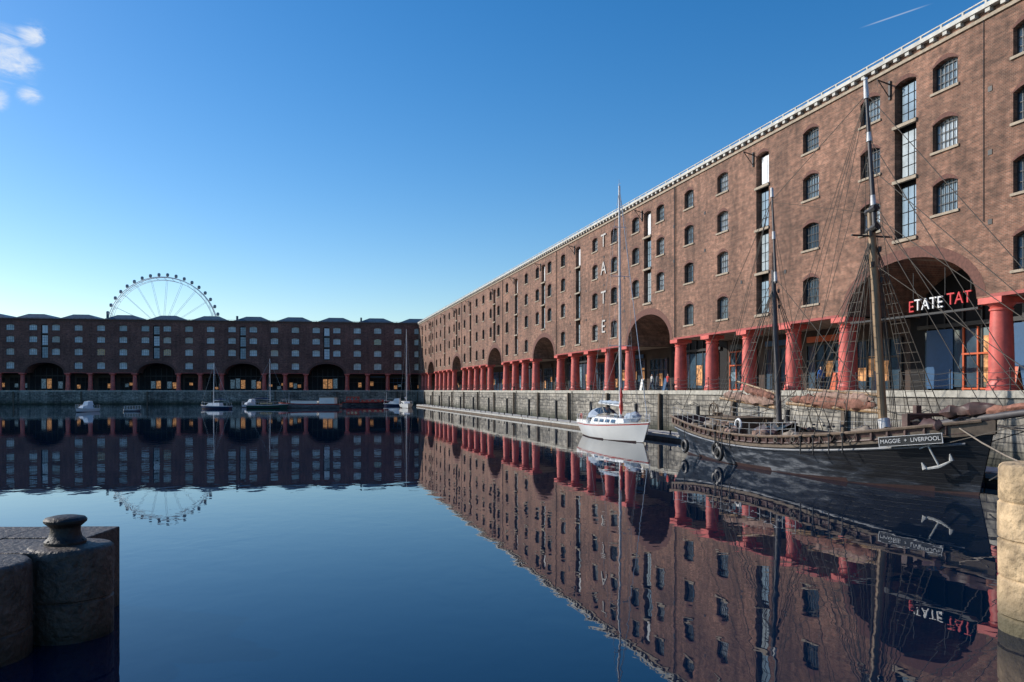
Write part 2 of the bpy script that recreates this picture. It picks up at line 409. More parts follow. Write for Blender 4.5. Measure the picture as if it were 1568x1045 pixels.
rl=MB(); x=-236.0
xs=[]
while x<30: xs.append(x); x+=1.9
for x in xs:
    rl.lathe(x,-.55,[(.07,0),(.07,.05),(.03,.08),(.026,.98),(.05,1.0),(.055,1.05),(.03,1.1)],6,0)
for a,b in zip(xs[:-1],xs[1:]):
    for z,dr_ in ((.95,.09),(.62,.09),(.3,.08)): rl.sag((a,-.55,z),(b,-.55,z),dr_,.017,4,4,0)
E=empty('chain_railing',(P0[0],P0[1],QZ),RZ); rl.obj('posts_and_chains',[M['dark']],E)
rl=MB()
for i in range(110):
    x=-1-i*1.9; rl.tube((x,-.6,0),(x,-.6,1.05),.03,.03,5)
    for z in (1.0,.6): rl.tube((x,-.6,z),(x-1.9,-.6,z),.018,.018,4)
E=empty('chain_railing',(-27.1,240,QZ-.01),FZ); rl.obj('posts_and_rails',[M['dark']],E)
for t in (29.5,52.5,70,92,128):
    bx,by=onplane(33.8-.45,t); e=empty('quay_bollard',(bx,by,QZ-.006)); b=MB()
    b.lathe(0,0,[(.22,0),(.22,.05),(.14,.1),(.13,.4),(.2,.5),(.2,.58),(.12,.64)],16,0); b.obj('casting',[M['dark']],e,smooth=True)

# ---------------------------------------------------------------- water
m,nt,P=newmat('dock_water'); N=nt.nodes; L=nt.links
P.inputs['Base Color'].default_value=(.0003,.009,.028,1); P.inputs['Roughness'].default_value=.008; P.inputs['IOR'].default_value=1.43
tc=N.new('ShaderNodeTexCoord'); mp=N.new('ShaderNodeMapping'); mp.inputs['Scale'].default_value=(1,.8,1); L.new(tc.outputs['Object'],mp.inputs[0])
n1=N.new('ShaderNodeTexNoise'); n1.inputs['Scale'].default_value=1.1; n1.inputs['Detail'].default_value=2.5; n1.inputs['Distortion'].default_value=.3; L.new(mp.outputs[0],n1.inputs[0])
n2=N.new('ShaderNodeTexNoise'); n2.inputs['Scale'].default_value=.07; n2.inputs['Detail'].default_value=3; L.new(mp.outputs[0],n2.inputs[0])
mr=N.new('ShaderNodeMapRange'); mr.inputs[1].default_value=.35; mr.inputs[2].default_value=.65; mr.inputs[3].default_value=.25; mr.inputs[4].default_value=1
L.new(n2.outputs['Fac'],mr.inputs[0])
mu=N.new('ShaderNodeMath'); mu.operation='MULTIPLY'; L.new(n1.outputs['Fac'],mu.inputs[0]); L.new(mr.outputs[0],mu.inputs[1])
bp=N.new('ShaderNodeBump'); bp.inputs['Strength'].default_value=1; bp.inputs['Distance'].default_value=.0058
L.new(mu.outputs[0],bp.inputs['Height']); L.new(bp.outputs[0],P.inputs['Normal'])
wt=MB(); wt.poly([(-1500,-600,0),(1500,-600,0),(1500,2500,0),(-1500,2500,0)]); wt.obj('water',[m],fix=False)

# ---------------------------------------------------------------- pontoon
E=empty('floating_pontoon',(*onplane(28.4,0),0),RZ)
pb=MB()
x=-196
while x<-22:
    pb.box(x,x+11.9,-1.15,1.15,-.2,.42,0); pb.box(x+.02,x+11.88,-1.2,-1.152,.22,.40,1); pb.box(x+.1,x+11.8,-1.0,1.0,.42,.45,2)
    for q in (1.5,5.9,10.4):
        pb.lathe(x+q,-.95,[(.10,0),(.06,.04),(.06,.2),(.11,.24),(.11,.3),(.05,.33)],8,3,z0=.45)
    pb.tube((x+6,1.3,-2),(x+6,1.3,2.6),.16,.16,10,3)
    x+=12
pb.obj('deck_sections',[M['wood'],M['ponton'],M['ponton'],M['dark']],E)

# ---------------------------------------------------------------- boats
def fplan(u,tr,p):
    if u<.42: return tr+(1-tr)*math.sin(math.pi/2*u/.42)
    if u<.52: return 1.0
    return max(0.012,1-((u-.52)/.48)**p)
def hull(mb,L,B,sheer,draft,tr,p,rakeb,rakes,ebow,bul,mid=(0,),vmat=lambda u,v,z:0,deckmi=1,N=28,V=12,trmi=None):
    def pt(u,v,side):
        zs=sheer(u); z=-draft+(zs+draft)*v
        e=.32+(ebow-.32)*max(0,(u-.5)/.5)**1.5+.25*max(0,(.3-u)/.3)
        y=B/2*fplan(u,tr,p)*(v**e if v>0 else 0)
        x=-L/2+L*u-rakeb*(1-v)*u**6+rakes*(1-v)*(1-u)**5
        return (x,side*y,z)
    idx={}
    for side in (1,-1):
        for i in range(N+1):
            for j in range(V+1):
                idx[side,i,j]=len(mb.v); mb.v.append(pt(i/N,j/V,side))
        for i in range(N):
            for j in range(V):
                zc=(mb.v[idx[side,i,j]][2]+mb.v[idx[side,i,j+1]][2])/2
                mb.f.append((idx[side,i,j],idx[side,i+1,j],idx[side,i+1,j+1],idx[side,i,j+1])); mb.m.append(vmat((i+.5)/N,(j+.5)/V,zc))
    for j in range(V):
        mb.f.append((idx[1,0,j],idx[1,0,j+1],idx[-1,0,j+1],idx[-1,0,j])); mb.m.append(vmat(0,(j+.5)/V,mb.v[idx[1,0,j]][2]) if trmi is None else trmi)
        mb.f.append((idx[1,N,j],idx[1,N,j+1],idx[-1,N,j+1],idx[-1,N,j])); mb.m.append(vmat(1,(j+.5)/V,mb.v[idx[1,N,j]][2]))
    for i in range(N):
        a=mb.v[idx[1,i,V]]; b=mb.v[idx[1,i+1,V]]
        k=.965
        A=(a[0],a[1]*k,a[2]-bul);Bq=(b[0],b[1]*k,b[2]-bul)
        mb.poly([A,Bq,(Bq[0],-Bq[1],Bq[2]),(A[0],-A[1],A[2])],deckmi)
        for s in (1,-1):
            mb.poly([(a[0],s*a[1],a[2]),(b[0],s*b[1],b[2]),(b[0],s*b[1]*k,b[2]),(a[0],s*a[1]*k,a[2])],deckmi)
            if bul>0: mb.poly([(a[0],s*a[1]*k,a[2]),(b[0],s*b[1]*k,b[2]),(Bq[0],s*Bq[1],Bq[2]),(A[0],s*A[1],A[2])],deckmi)
    return lambda u,v,side: pt(u,v,side)
def rail_along(mb,f,v,side,off,r,mi,u0=0,u1=1,k=24,n=5,dz=0):
    pts=[]
    for i in range(k+1):
        p=f(u0+(u1-u0)*i/k,v,side); pts.append((p[0],p[1]+side*off,p[2]+dz))
    mb.path(pts,r,n,mi)
def hullmat():
    m,nt,P=newmat('hull_tarred_black'); N=nt.nodes; L=nt.links
    tc=N.new('ShaderNodeTexCoord'); sp=N.new('ShaderNodeSeparateXYZ'); L.new(tc.outputs['Object'],sp.inputs[0])
    mp=N.new('ShaderNodeMapping'); mp.inputs['Scale'].default_value=(.5,1,3.2); L.new(tc.outputs['Object'],mp.inputs[0])
    n=N.new('ShaderNodeTexNoise'); n.inputs['Scale'].default_value=1.6; n.inputs['Detail'].default_value=9; n.inputs['Roughness'].default_value=.7; L.new(mp.outputs[0],n.inputs[0])
    g=N.new('ShaderNodeMapRange'); g.inputs[1].default_value=-.2; g.inputs[2].default_value=1.5; g.inputs[3].default_value=.16; g.inputs[4].default_value=-.06; L.new(sp.outputs[2],g.inputs[0])
    g2=N.new('ShaderNodeMapRange'); g2.inputs[1].default_value=3; g2.inputs[2].default_value=8; g2.inputs[3].default_value=0.02; g2.inputs[4].default_value=-.16; L.new(sp.outputs[0],g2.inputs[0])
    a=N.new('ShaderNodeMath'); L.new(n.outputs['Fac'],a.inputs[0]); L.new(g.outputs[0],a.inputs[1])
    a2=N.new('ShaderNodeMath'); L.new(a.outputs[0],a2.inputs[0]); L.new(g2.outputs[0],a2.inputs[1])
    cr=N.new('ShaderNodeValToRGB'); e=cr.color_ramp.elements; e[0].position=.42; e[0].color=(.010,.011,.014,1); e[1].position=.74; e[1].color=(.24,.255,.28,1)  # grey ramp end paints worn streaks and the hull's sheen as colour
    k=e.new(.57); k.color=(.035,.042,.055,1)
    L.new(a2.outputs[0],cr.inputs[0])
    wv=N.new('ShaderNodeMath'); wv.operation='PINGPONG'; wv.inputs[1].default_value=.09; L.new(sp.outputs[2],wv.inputs[0])
    r=N.new('ShaderNodeMapRange'); r.inputs[1].default_value=0; r.inputs[2].default_value=.012; r.inputs[3].default_value=.35; r.inputs[4].default_value=1; L.new(wv.outputs[0],r.inputs[0])
    vm=N.new('ShaderNodeVectorMath'); vm.operation='SCALE'; L.new(cr.outputs[0],vm.inputs[0]); L.new(r.outputs[0],vm.inputs['Scale']); L.new(vm.outputs[0],P.inputs['Base Color'])
    P.inputs['Roughness'].default_value=.42
    b=N.new('ShaderNodeBump'); b.inputs['Strength'].default_value=.5; b.inputs['Distance'].default_value=.015; L.new(r.outputs[0],b.inputs['Height']); L.new(b.outputs[0],P.inputs['Normal'])
    return m
M['hull_black']=hullmat()
M['board']=mat('board_black',(.015,.015,.018),.4)
M['hull_grey']=mat('hull_worn_paint',(.17,.18,.20),.5,var=.6,scale=3,stretch=(.4,1,2.5))
M['wale']=mat('oxide_red_wale',(.075,.04,.035),.5,var=.6,scale=3)
M['tan']=mat('rail_tan_timber',(.15,.105,.072),.65,var=.5,scale=3)
M['mast']=mat('varnished_mast',(.28,.18,.095),.45,var=.4,scale=2,stretch=(1,1,.3))
M['mastd']=mat('dark_mast',(.06,.055,.06),.5,var=.3)
M['mastw']=mat('mast_white_band',(.60,.60,.60),.5,var=.2,scale=4)
M['rope']=mat('rope',(.08,.068,.055),.8)
M['ropel']=mat('rope_pale',(.24,.20,.16),.85,scale=9)
M['steel']=mat('steel_wire',(.35,.36,.38),.4,metal=.4)
M['sail']=mat('furled_tan_sail',(.22,.10,.07),.9,var=.55,scale=5,bump=.8,bscale=9)
M['sailp']=mat('furled_canvas_faded',(.28,.18,.14),.9,var=.45,scale=5,bump=.8,bscale=9)
M['deck']=mat('timber_deck',(.12,.09,.065),.75,var=.35,scale=4)
M['redp']=mat('red_paint_boat',(.45,.04,.03),.4)
M['anti']=mat('antifoul',(.04,.018,.018),.7)
M['canvas']=mat('navy_canvas',(.03,.05,.10),.8)
M['canvasg']=mat('grey_blue_canvas',(.30,.36,.44),.8,var=.2,bump=.4)
M['grp']=mat('white_gelcoat',(.78,.78,.76),.25,var=.05,scale=1)
M['navy']=mat('navy_hull',(.015,.03,.08),.3)
M['green']=mat('green_hull',(.02,.08,.06),.35)
M['alum']=mat('mast_aluminium',(.66,.66,.66),.35,var=.08)

# --- trading ketch
SL=22.6
E=empty('sailing_ketch',(*onplane(23.8,35.3),0),RZ)
kb=MB()
sh=lambda u: 1.62+1.15*max(0,(u-.45)/.55)**1.8+.65*max(0,(.45-u)/.45)**1.8
def vm(u,v,z):
    if z<.10: return 1
    if v>.90: return 3
    return 0
f=hull(kb,SL,5.7,sh,1.3,.62,3.2,1.1,1.3,.62,.5,vmat=vm,deckmi=4,N=40,V=20)
for s in (1,-1):
    rail_along(kb,f,1,s,.02,.065,5,0,.985,36,6)
    rail_along(kb,f,.90,s,.03,.05,3,0,.97,36,5)
    rail_along(kb,f,.80,s,.03,.05,2,0,.97,36,5)
    for i in range(34):
        p=f(.02+.95*i/34,1,s); q=f(.02+.95*i/34,.9,s); kb.box(p[0]-.05,p[0]+.05,min(p[1],q[1])-.02,max(p[1],q[1])+.02,q[2],p[2]+.02,3)
for s in (1,-1):
    prev=None
    for i in range(16):
        p=Vector(f(.03+.62*i/15,1,s)); top=p+Vector((0,0,.62)); kb.tube(p,top,.02,.02,4,6)
        if prev: kb.tube(prev,top,.013,.013,4,6); kb.tube(prev-Vector((0,0,.3)),top-Vector((0,0,.3)),.01,.01,4,6)
        prev=top
kb.obj('hull',[M['hull_black'],M['anti'],M['hull_grey'],M['wale'],M['deck'],M['tan'],M['steel']],E,smooth=True)
dk=MB()
dk.box(-7.6,-4.6,-1.1,1.1,1.2,2.25,0); dk.box(-7.75,-4.45,-1.25,1.25,2.25,2.33,1)
for x in (-7.2,-6.2,-5.3): dk.box(x,x+.5,-1.13,-1.1,1.65,2.05,2)
dk.box(.2,2.8,-1.1,1.1,1.1,1.7,0); dk.box(.1,2.9,-1.2,1.2,1.7,1.78,1)
dk.box(-3.2,-1.2+.0,-.9,.9,1.1,1.75,0)
dk.poly([(-3.3,-1,1.75),(-1.1,-1,1.75),(-1.1,0,2.15),(-3.3,0,2.15)],2); dk.poly([(-3.3,1,1.75),(-1.1,1,1.75),(-1.1,0,2.15),(-3.3,0,2.15)],2)
dk.tube((8.3,-1.1,2.3),(8.3,1.1,2.3),.32,.32,12,3); dk.box(8.15,8.45,-1.3,-1.15,1.4,2.9,3); dk.box(8.15,8.45,1.15,1.3,1.4,2.9,3)
dk.box(7.35,7.55,-.12,.12,1.4,3.2,3); dk.box(7.35,7.55,-.5,.5,2.6,2.75,3); dk.tube((8.3,-1.2,2.85),(8.3,1.2,2.85),.07,.07,8,3)
for q in (-.7,.0,.7): dk.torus((8.3,q,2.3),.36,.05,'Y',16,6,4)
dk.torus((-9.2,0,2.5),.55,.04,'Y',20,6,1)
for a in range(8): dk.tube((-9.2,0,2.5),(-9.2+.72*math.cos(a*.785),0,2.5+.72*math.sin(a*.785)),.025,.025,5,1)
dk.box(-9.4,-9.0,.1,.5,1.3,2.5,0)
rr=random.Random(11)
for i in range(60):
    x=rr.uniform(-9.5,9.4); y=rr.uniform(-1.95,-.9) if rr.random()<.7 else rr.uniform(.9,1.95)
    if x>7: y*=.6
    z=sh((x+SL/2)/SL)-.5; k=rr.random()
    if k<.5: dk.torus((x,y,z+.12),.25,.09,'Z',12,6,5); dk.torus((x,y,z+.26),.2,.08,'Z',12,6,9); dk.torus((x,y,z+.4),.16,.07,'Z',10,5,rr.choice([5,9]))
    elif k<.7: dk.box(x-.3,x+.3,y-.2,y+.2,z,z+.35+rr.random()*.4,rr.choice([0,3,4,1]))
    elif k<.8: dk.lathe(x,y,[(.16,0),(.22,.25),(.22,.45),(.16,.7)],10,rr.choice([1,4,6]),z0=z)
    else: dk.lumpy((x-.6,y,z+.45),(x+.6,y,z+.55),.26,rr.choice([7,9,3]),8,8,i)
for x in (4.9,5.1,6.2,6.4,-2.7,-1.6):
    for s in (-1,1): dk.lathe(x,s*.45,[(.05,1.2),(.05,2.2),(.07,2.3)],6,1)
    dk.tube((x,-.6,2.1),(x,.6,2.1),.05,.05,6,1)
    for q in (-.4,-.1,.3): dk.torus((x-.08,q,1.85),.16,.06,'Y',10,5,9)
for i in range(7):
    u=.12+.66*i/7+rr.uniform(-.04,.04); p=f(u,1,-1); dk.torus((p[0],p[1]-.09,p[2]-.14),.11,.035,'Y',12,5,5)
dk.torus((-4.0,-1.35,2.0),.28,.06,'Y',18,6,8)
dk.obj('deck_fittings',[M['tan'],M['wood'],M['glass'],M['wale'],M['dark'],M['rope'],M['blue'],M['sailp'],M['white'],M['ropel']],E,smooth=True)
sp=MB()
mx,zx=5.6,-2.2
def mastpt(x,z,rake): return Vector((x-(z-1.5)*rake,0,z))
RK=.093; RK2=.075
sp.tube((mx,0,.9),mastpt(mx,11.6,RK),.19,.145,12,0)
sp.tube(mastpt(mx,10.6,RK)+Vector((.22,0,0)),mastpt(mx,17.2,RK)+Vector((.22,0,0)),.11,.06,10,1)
for z in (10.7,11.5): sp.tube(mastpt(mx,z,RK)+Vector((-.2,0,-.07)),mastpt(mx,z,RK)+Vector((.4,0,.07)),.17,.17,8,2)
for z0,z1 in ((11.7,12.3),(14.5,14.9),(16.4,17.2)): sp.tube(mastpt(mx,z0,RK)+Vector((.22,0,0)),mastpt(mx,z1,RK)+Vector((.22,0,0)),.12,.09,10,3)
sp.tube(mastpt(mx,10.4,RK)+Vector((0,-1.0,0)),mastpt(mx,10.4,RK)+Vector((0,1.0,0)),.045,.045,6,2)
sp.lathe(mastpt(mx,17.2,RK).x+.22,0,[(.08,0),(.11,.04),(.08,.12)],8,3,z0=17.2)
sp.tube((mx,0,2.2),mastpt(mx,2.6,RK),.24,.24,12,3)
sp.tube((zx,0,.9),mastpt(zx,10.0,RK2),.155,.11,12,1)
sp.tube(mastpt(zx,9.3,RK2)+Vector((.18,0,0)),mastpt(zx,14.3,RK2)+Vector((.18,0,0)),.08,.045,8,1)
for z0,z1 in ((9.4,9.9),(11.6,12.0),(13.8,14.3)): sp.tube(mastpt(zx,z0,RK2)+Vector((.18,0,0)),mastpt(zx,z1,RK2)+Vector((.18,0,0)),.10,.08,8,3)
sp.tube((mx-.3,0,2.9),(mx-7.2,0,3.15),.11,.09,8,0); sp.lumpy((mx-.6,0,3.15),(mx-6.9,0,3.36),.24,4,30,9,3)
sp.tube((mx-.4,.1,3.6),(mx-5.6,.1,3.85),.08,.06,8,0); sp.lumpy((mx-.7,0,3.42),(mx-5.0,.05,3.6),.18,5,22,8,4)
sp.tube((zx-.3,0,2.9),(zx-6.2,0,3.35),.09,.07,8,0); sp.lumpy((zx-.5,0,3.15),(zx-5.7,0,3.55),.26,5,26,9,5); sp.lumpy((zx-.5,0,3.45),(zx-3.6,0,3.9),.2,4,18,8,9)
sp.tube((zx-.4,.1,3.6),(zx-4.4,.1,4.3),.07,.05,8,0)
for k in range(9):
    x=mx-1-k*.68; z=3.17+k*.022; sp.tube((x,-.26,z),(x,-.1,z+.34),.016,.016,4,6)
sp.tube((8.2,0,2.45),(16.5,0,3.6),.16,.10,10,1)
sp.lumpy((10.2,.1,2.95),(15.8,.1,3.75),.17,4,24,8,8)
sp.lumpy((9.2,-.5,2.95),(11.2,.2,3.2),.22,7,12,8,18)
sp.obj('masts_and_spars',[M['mast'],M['mastd'],M['dark'],M['mastw'],M['sail'],M['sailp'],M['ropel'],M['wale']],E,smooth=True)
rg=MB()
def shrouds(x,z,rake,offs,rat,zr,r=.02):
    h=mastpt(x,z,rake)
    for s in (1,-1):
        ends=[]
        for o in offs:
            u=(x+o+SL/2)/SL; p=Vector(f(u,1,s)); p.y+=s*.12; p.z-=.1; rg.tube(h,p,r,r,4,0); ends.append(p)
            rg.tube(p+Vector((0,0,.45)),p+Vector((0,0,.35)),.07,.07,6,1); rg.tube(p+Vector((0,0,.1)),p,.07,.07,6,1); rg.tube(p,p-Vector((0,0,.7)),.03,.03,4,1)
        if rat:
            zz=2.9
            while zz<zr:
                A=[];
                for p in (ends[0],ends[-1]):
                    t=(zz-p.z)/(h.z-p.z); A.append(p.lerp(h,t))
                rg.tube(A[0],A[1],.014,.014,4,0); zz+=.42
shrouds(mx,10.5,RK,(-1.7,-.9,0,.7),True,9.6)
shrouds(zx,9.2,RK2,(-1.4,-.6,.2),True,6.5)
T1=mastpt(mx,16.6,RK)+Vector((.24,0,0)); H1=mastpt(mx,11.4,RK); T2=mastpt(zx,13.6,RK2); H2=mastpt(zx,9.7,RK2)
tip=Vector((16.4,0,3.6)); mid=Vector((13,0,3.15)); stem=Vector((11.0,0,2.75))
for a,b in ((T1,tip),(H1,tip),(H1,mid),(H1,stem),(mastpt(mx,13.5,RK),tip),(T1,T2),(H1,T2),(H2,Vector((mx-.3,0,3.0))),(T2,H1),
            (mastpt(mx,15,RK),mid),(mastpt(mx,9.2,RK),Vector((14.5,0,3.3))),(mastpt(mx,12.2,RK),Vector((11.8,0,2.95))),
            (T2,Vector((-11,1.2,2.4))),(T2,Vector((-11,-1.2,2.4))),(mastpt(mx,9.8,RK),Vector((mx-7.0,0,3.2))),(H2,Vector((zx-6.1,0,3.4)))):
    rg.tube(a,b,.016,.016,4,0)
for s in (1,-1):
    for u in (.66,.60,.56,.52): rg.tube(T1,Vector(f(u,1,s)),.012,.012,4,0)
    rg.tube(mastpt(mx,13.8,RK),Vector(f(.63,1,s)),.012,.012,4,0)
    rg.tube(tip,Vector(f(.93,.8,s)),.02,.02,4,0)
    for u in (.3,.34): rg.tube(T2,Vector(f(u,1,s)),.012,.012,4,0)
    for k in range(4):
        rg.tube(mastpt(mx,7.5+k,RK)+Vector((.0,s*.25,0)),Vector((mx-.2+.12*k,s*.5,2.1)),.013,.013,4,0)
        rg.tube(mastpt(mx,9.6,RK)+Vector((0,s*.1,0)),Vector((mx-1.6-k*1.4,s*.2,3.0)),.011,.011,4,0)
        rg.tube(mastpt(zx,8.8,RK2)+Vector((0,s*.1,0)),Vector((zx-1.4-k*1.2,s*.2,3.05)),.011,.011,4,0)
    for k in range(2): rg.tube(mastpt(zx,6+k*2,RK2)+Vector((0,s*.2,0)),Vector((zx+.3+.1*k,s*.5,2.1)),.012,.012,4,0)
rg.tube(tip,Vector((11.0,0,.6)),.03,.03,4,1)
for k in range(7):
    p=mastpt(mx,8.6+k*.33,RK)+Vector((.2*(-1)**k,.2*(-1)**(k//2),0)); rg.tube(p,p-Vector((0,0,.22)),.08,.06,6,1)
for k in range(4):
    p=mastpt(zx,8.2+k*.4,RK2)+Vector((.17*(-1)**k,.15,0)); rg.tube(p,p-Vector((0,0,.2)),.07,.05,6,1)
rg.sag(mastpt(mx,9.8,RK),Vector((mx-3.5,0,3.5)),.4,.012,5,4,0); rg.sag(mastpt(mx,9.8,RK),Vector((mx-5.5,0,3.5)),.4,.012,5,4,0)
rg.sag(Vector(f(.93,1,1)),Vector((14,9.3,3.9)),.7,.03,8,5,2); rg.sag(Vector(f(.93,1,1)),Vector((18,9.3,3.9)),1.0,.03,8,5,2); rg.sag(Vector(f(.04,1,1)),Vector((-14,8.8,3.9)),.5,.03,8,5,2)
rg.sag(Vector(f(.96,.95,-1)),Vector((25,-3.2,2.65)),1.5,.03,12,5,2)
for k in range(4):
    rg.sag(Vector(f(.62+.05*k,1,-1))+Vector((0,-.06,0)),Vector(f(.67+.045*k,1,-1))+Vector((0,-.06,0)),.40,.018,6,4,0)
rg.obj('rigging',[M['rope'],M['dark'],M['ropel']],E)
an=MB()
p=Vector(f(.925,.70,-1)); q=Vector(f(.955,.70,-1)); d=(q-p).normalized(); up=Vector((0,0,1)); out=d.cross(up).normalized()
if out.y>0: out=-out
c=p+out*.2
an.tube(c-d*.1+up*.4,c+d*.3-up*.4,.035,.035,8,0)
cr=c+d*.3-up*.4
an.tube(cr-d*.5-up*.07,cr,.045,.065,6,0); an.tube(cr,cr+d*.42+up*.2,.065,.03,6,0); an.tube(cr-d*.5-up*.07,cr-d*.62+up*.18,.10,.02,6,0); an.tube(cr+d*.42+up*.2,cr+d*.36+up*.46,.09,.02,6,0)
an.tube(c-d*.1+up*.4-d*.3-up*.1,c-d*.1+up*.4+d*.3+up*.1,.025,.025,6,0)
an.obj('anchor',[mat('anchor_paint',(.42,.42,.40),.6,var=.35,scale=6)],E,smooth=True)
ty=MB()
for u,z in ((.335,.75),(.35,.55),(.12,.6)):
    p=f(u,.80,-1); ty.torus((p[0],p[1]-.2,z),.30,.11,'Y',20,8,0); ty.tube((p[0],p[1]-.2,z+.3),f(u,1,-1),.02,.02,4,0)
ty.obj('tyre_fenders',[M['dark']],E,smooth=True)
def text(name,s,size,mat_,parent,loc,rot,ext=.02,sx=1):
    cu=bpy.data.curves.new(name,'FONT'); cu.body=s; cu.size=size; cu.extrude=ext; cu.align_x='CENTER'; cu.align_y='CENTER'
    cu.materials.append(mat_); o=bpy.data.objects.new(name,cu); COL.objects.link(o); o.parent=parent; o.location=loc; o.rotation_euler=rot; o.scale=(sx,1,1)
    return o
a=Vector(f(.855,.87,-1)); b=Vector(f(.94,.87,-1)); d=(b-a); ang=math.atan2(d.y,d.x); pit=math.atan2(d.z,math.hypot(d.x,d.y)); c=(a+b)/2
nb=bpy.data.objects.new('name_board_holder',None); COL.objects.link(nb); nb.parent=E; nb.location=c+Vector((.05,-.24,0)); nb.rotation_euler=(0,-pit,ang)
pl=MB(); hw=d.length/2+.12; hh=.17
pl.box(-hw,hw,-.03,.03,-hh,hh,0); pl.box(-hw-.03,hw+.03,-.04,.02,-hh-.018,-hh,1); pl.box(-hw-.03,hw+.03,-.04,.02,hh,hh+.018,1); pl.box(-hw-.02,-hw,-.04,.02,-hh,hh,1); pl.box(hw,hw+.02,-.04,.02,-hh,hh,1)
for q in (-.6,.6): pl.box(q-.04,q+.04,.03,.22,-.04,.04,0)
pl.obj('name_board',[M['board'],M['mastw']],nb)
text('name_lettering','MAGGIE  +  LIVERPOOL',.215,M['mastw'],nb,(0,-.045,0),(R(90),0,0),.006)

# --- white yacht
YL=12.6
E=empty('white_yacht',(*onplane(24.2,61.0),0),RZ)
yb=MB(); ysh=lambda u: 1.12+.42*max(0,(u-.3)/.7)**1.6+.06*(1-u)
def yv(u,v,z):
    if z<.06: return 1
    if .91<v<.95: return 2
    return 0
yf=hull(yb,YL,3.7,ysh,.7,.6,1.9,1.5,.5,.75,.06,vmat=yv,deckmi=3,N=36,V=24)
yb.obj('hull',[M['grp'],M['anti'],M['redp'],M['grp']],E,smooth=True)
yc=MB()
def cabin(mb,x0,x1,w0,w1,z0,z1,ins,mi,fr=.7):
    a=[(x0,-w0,z0),(x1,-w1,z0),(x1,w1,z0),(x0,w0,z0)]; b=[(x0+.15,-w0+ins,z1),(x1-fr,-w1+ins,z1-.08),(x1-fr,w1-ins,z1-.08),(x0+.15,w0-ins,z1)]
    mb.poly(a[::-1],mi); mb.poly(b,mi)
    for i in range(4): j=(i+1)%4; mb.poly([a[i],a[j],b[j],b[i]],mi)
cabin(yc,-2.6,3.4,1.25,.7,1.1,1.72,.18,0)
for x in (-2.0,-1.0,.0,1.0): yc.poly([(x,-1.225+.09*(x+2.6),1.32),(x+.65,-1.225+.09*(x+3.25),1.32),(x+.62,-1.12+.09*(x+3.2),1.56),(x+.04,-1.12+.09*(x+2.6),1.56)],1)
def hoop(x,w,h,z0,k=8): return [(x,w*math.cos(math.pi*q/k),z0+h*math.sin(math.pi*q/k)) for q in range(k+1)]
h0=hoop(-1.9,1.05,.35,1.65); h1=hoop(-2.7,1.2,.85,1.6); h2=hoop(-3.3,1.2,.8,1.6)
for A,B in ((h0,h1),(h1,h2)):
    for i in range(8): yc.poly([A[i],A[i+1],B[i+1],B[i]],2 if A is h1 or i in (0,1,6,7) else 1)
yc.box(-5.6,-2.9,-1.35,-1.15,1.1,1.4,0); yc.box(-5.6,-2.9,1.15,1.35,1.1,1.4,0); yc.torus((-4.9,0,1.75),.38,.03,'Y',18,5,3); yc.box(-5.0,-4.8,-.12,.12,1.1,1.8,0)
for s in (1,-1):
    prev=None
    for i in range(10):
        p=Vector(yf(.02+.96*i/9,1,s))*1; p.y*=.95; top=p+Vector((0,0,.62)); yc.tube(p,top,.018,.018,5,3)
        if prev: yc.tube(prev,top,.010,.010,4,3); yc.tube(prev-Vector((0,0,.3)),top-Vector((0,0,.3)),.010,.010,4,3)
        prev=top
yc.lumpy((2.2,.1,1.75),(4.2,.0,1.85),.3,2,12,10,33,1.3)
yc.box(.3,.9,-.3,.3,1.7,1.8,1); yc.box(-1.2,-.6,-.3,.3,1.74,1.82,1)
for s in (-1,1): yc.lathe(-3.2,s*1.25,[(.1,1.4),(.07,1.45),(.09,1.6)],8,3)
yc.tube((-6.1,-1.1,1.8),(-6.1,1.1,1.8),.02,.02,5,3); yc.torus((-6.0,-.8,1.5),.28,.06,'Y',16,6,4)
yc.obj('coachroof_and_fittings',[M['grp'],M['glass'],M['canvasg'],M['alum'],M['redp']],E,smooth=True)
ym=MB(); my=.9
ym.tube((my,0,1.5),(my-.25,0,19.7),.12,.08,10,0)
for z,w in ((7.2,.95),(12.6,.75),(16.4,.5)):
    ym.tube((my-.1,-w,z+.05),(my-.1,w,z+.05),.03,.03,6,0)
for s in (1,-1):
    c0=Vector(yf(.56,1,s)); c0.y*=.93
    pr=Vector((my-.25,0,19.4)); 
    for z,w in ((16.4,.5),(12.6,.75),(7.2,.95)):
        q=Vector((my-.1,s*w,z)); ym.tube(pr,q,.012,.012,4,1); pr=q
    ym.tube(pr,c0,.012,.012,4,1); ym.tube((my-.1,0,12.5),c0,.01,.01,4,1); ym.tube((my-.1,0,7.2),Vector(yf(.5,1,s)),.01,.01,4,1)
ym.tube((my-.25,0,19.6),(6.0,0,1.75),.03,.03,6,2); ym.tube((my-.25,0,19.6),(-6.2,0,1.3),.012,.012,4,1)
ym.tube((my-.15,0,2.6),(my-4.8,0,2.75),.07,.06,8,0); ym.lumpy((my-.2,0,2.82),(my-4.6,0,2.87),.15,2,20,8,6)
ym.lumpy((my+.16,0,1.9),(my+.12,0,4.0),.13,3,10,8,16)
ym.tube((my-.3,0,19.7),(my-.3,0,20.2),.015,.015,4,1); ym.tube((my-.6,0,19.85),(my,0,19.85),.012,.012,4,1)
ym.obj('mast_boom_rigging',[M['alum'],M['steel'],M['canvasg'],M['redp']],E,smooth=True)
yn=MB()
for u in (.25,.45,.65):
    p=Vector(yf(u,.9,1)); yn.lathe(p.x,p.y+.12,[(.02,0),(.11,.08),(.12,.45),(.03,.55)],10,0,z0=.35)
yn.obj('fenders',[M['grp']],E,smooth=True)

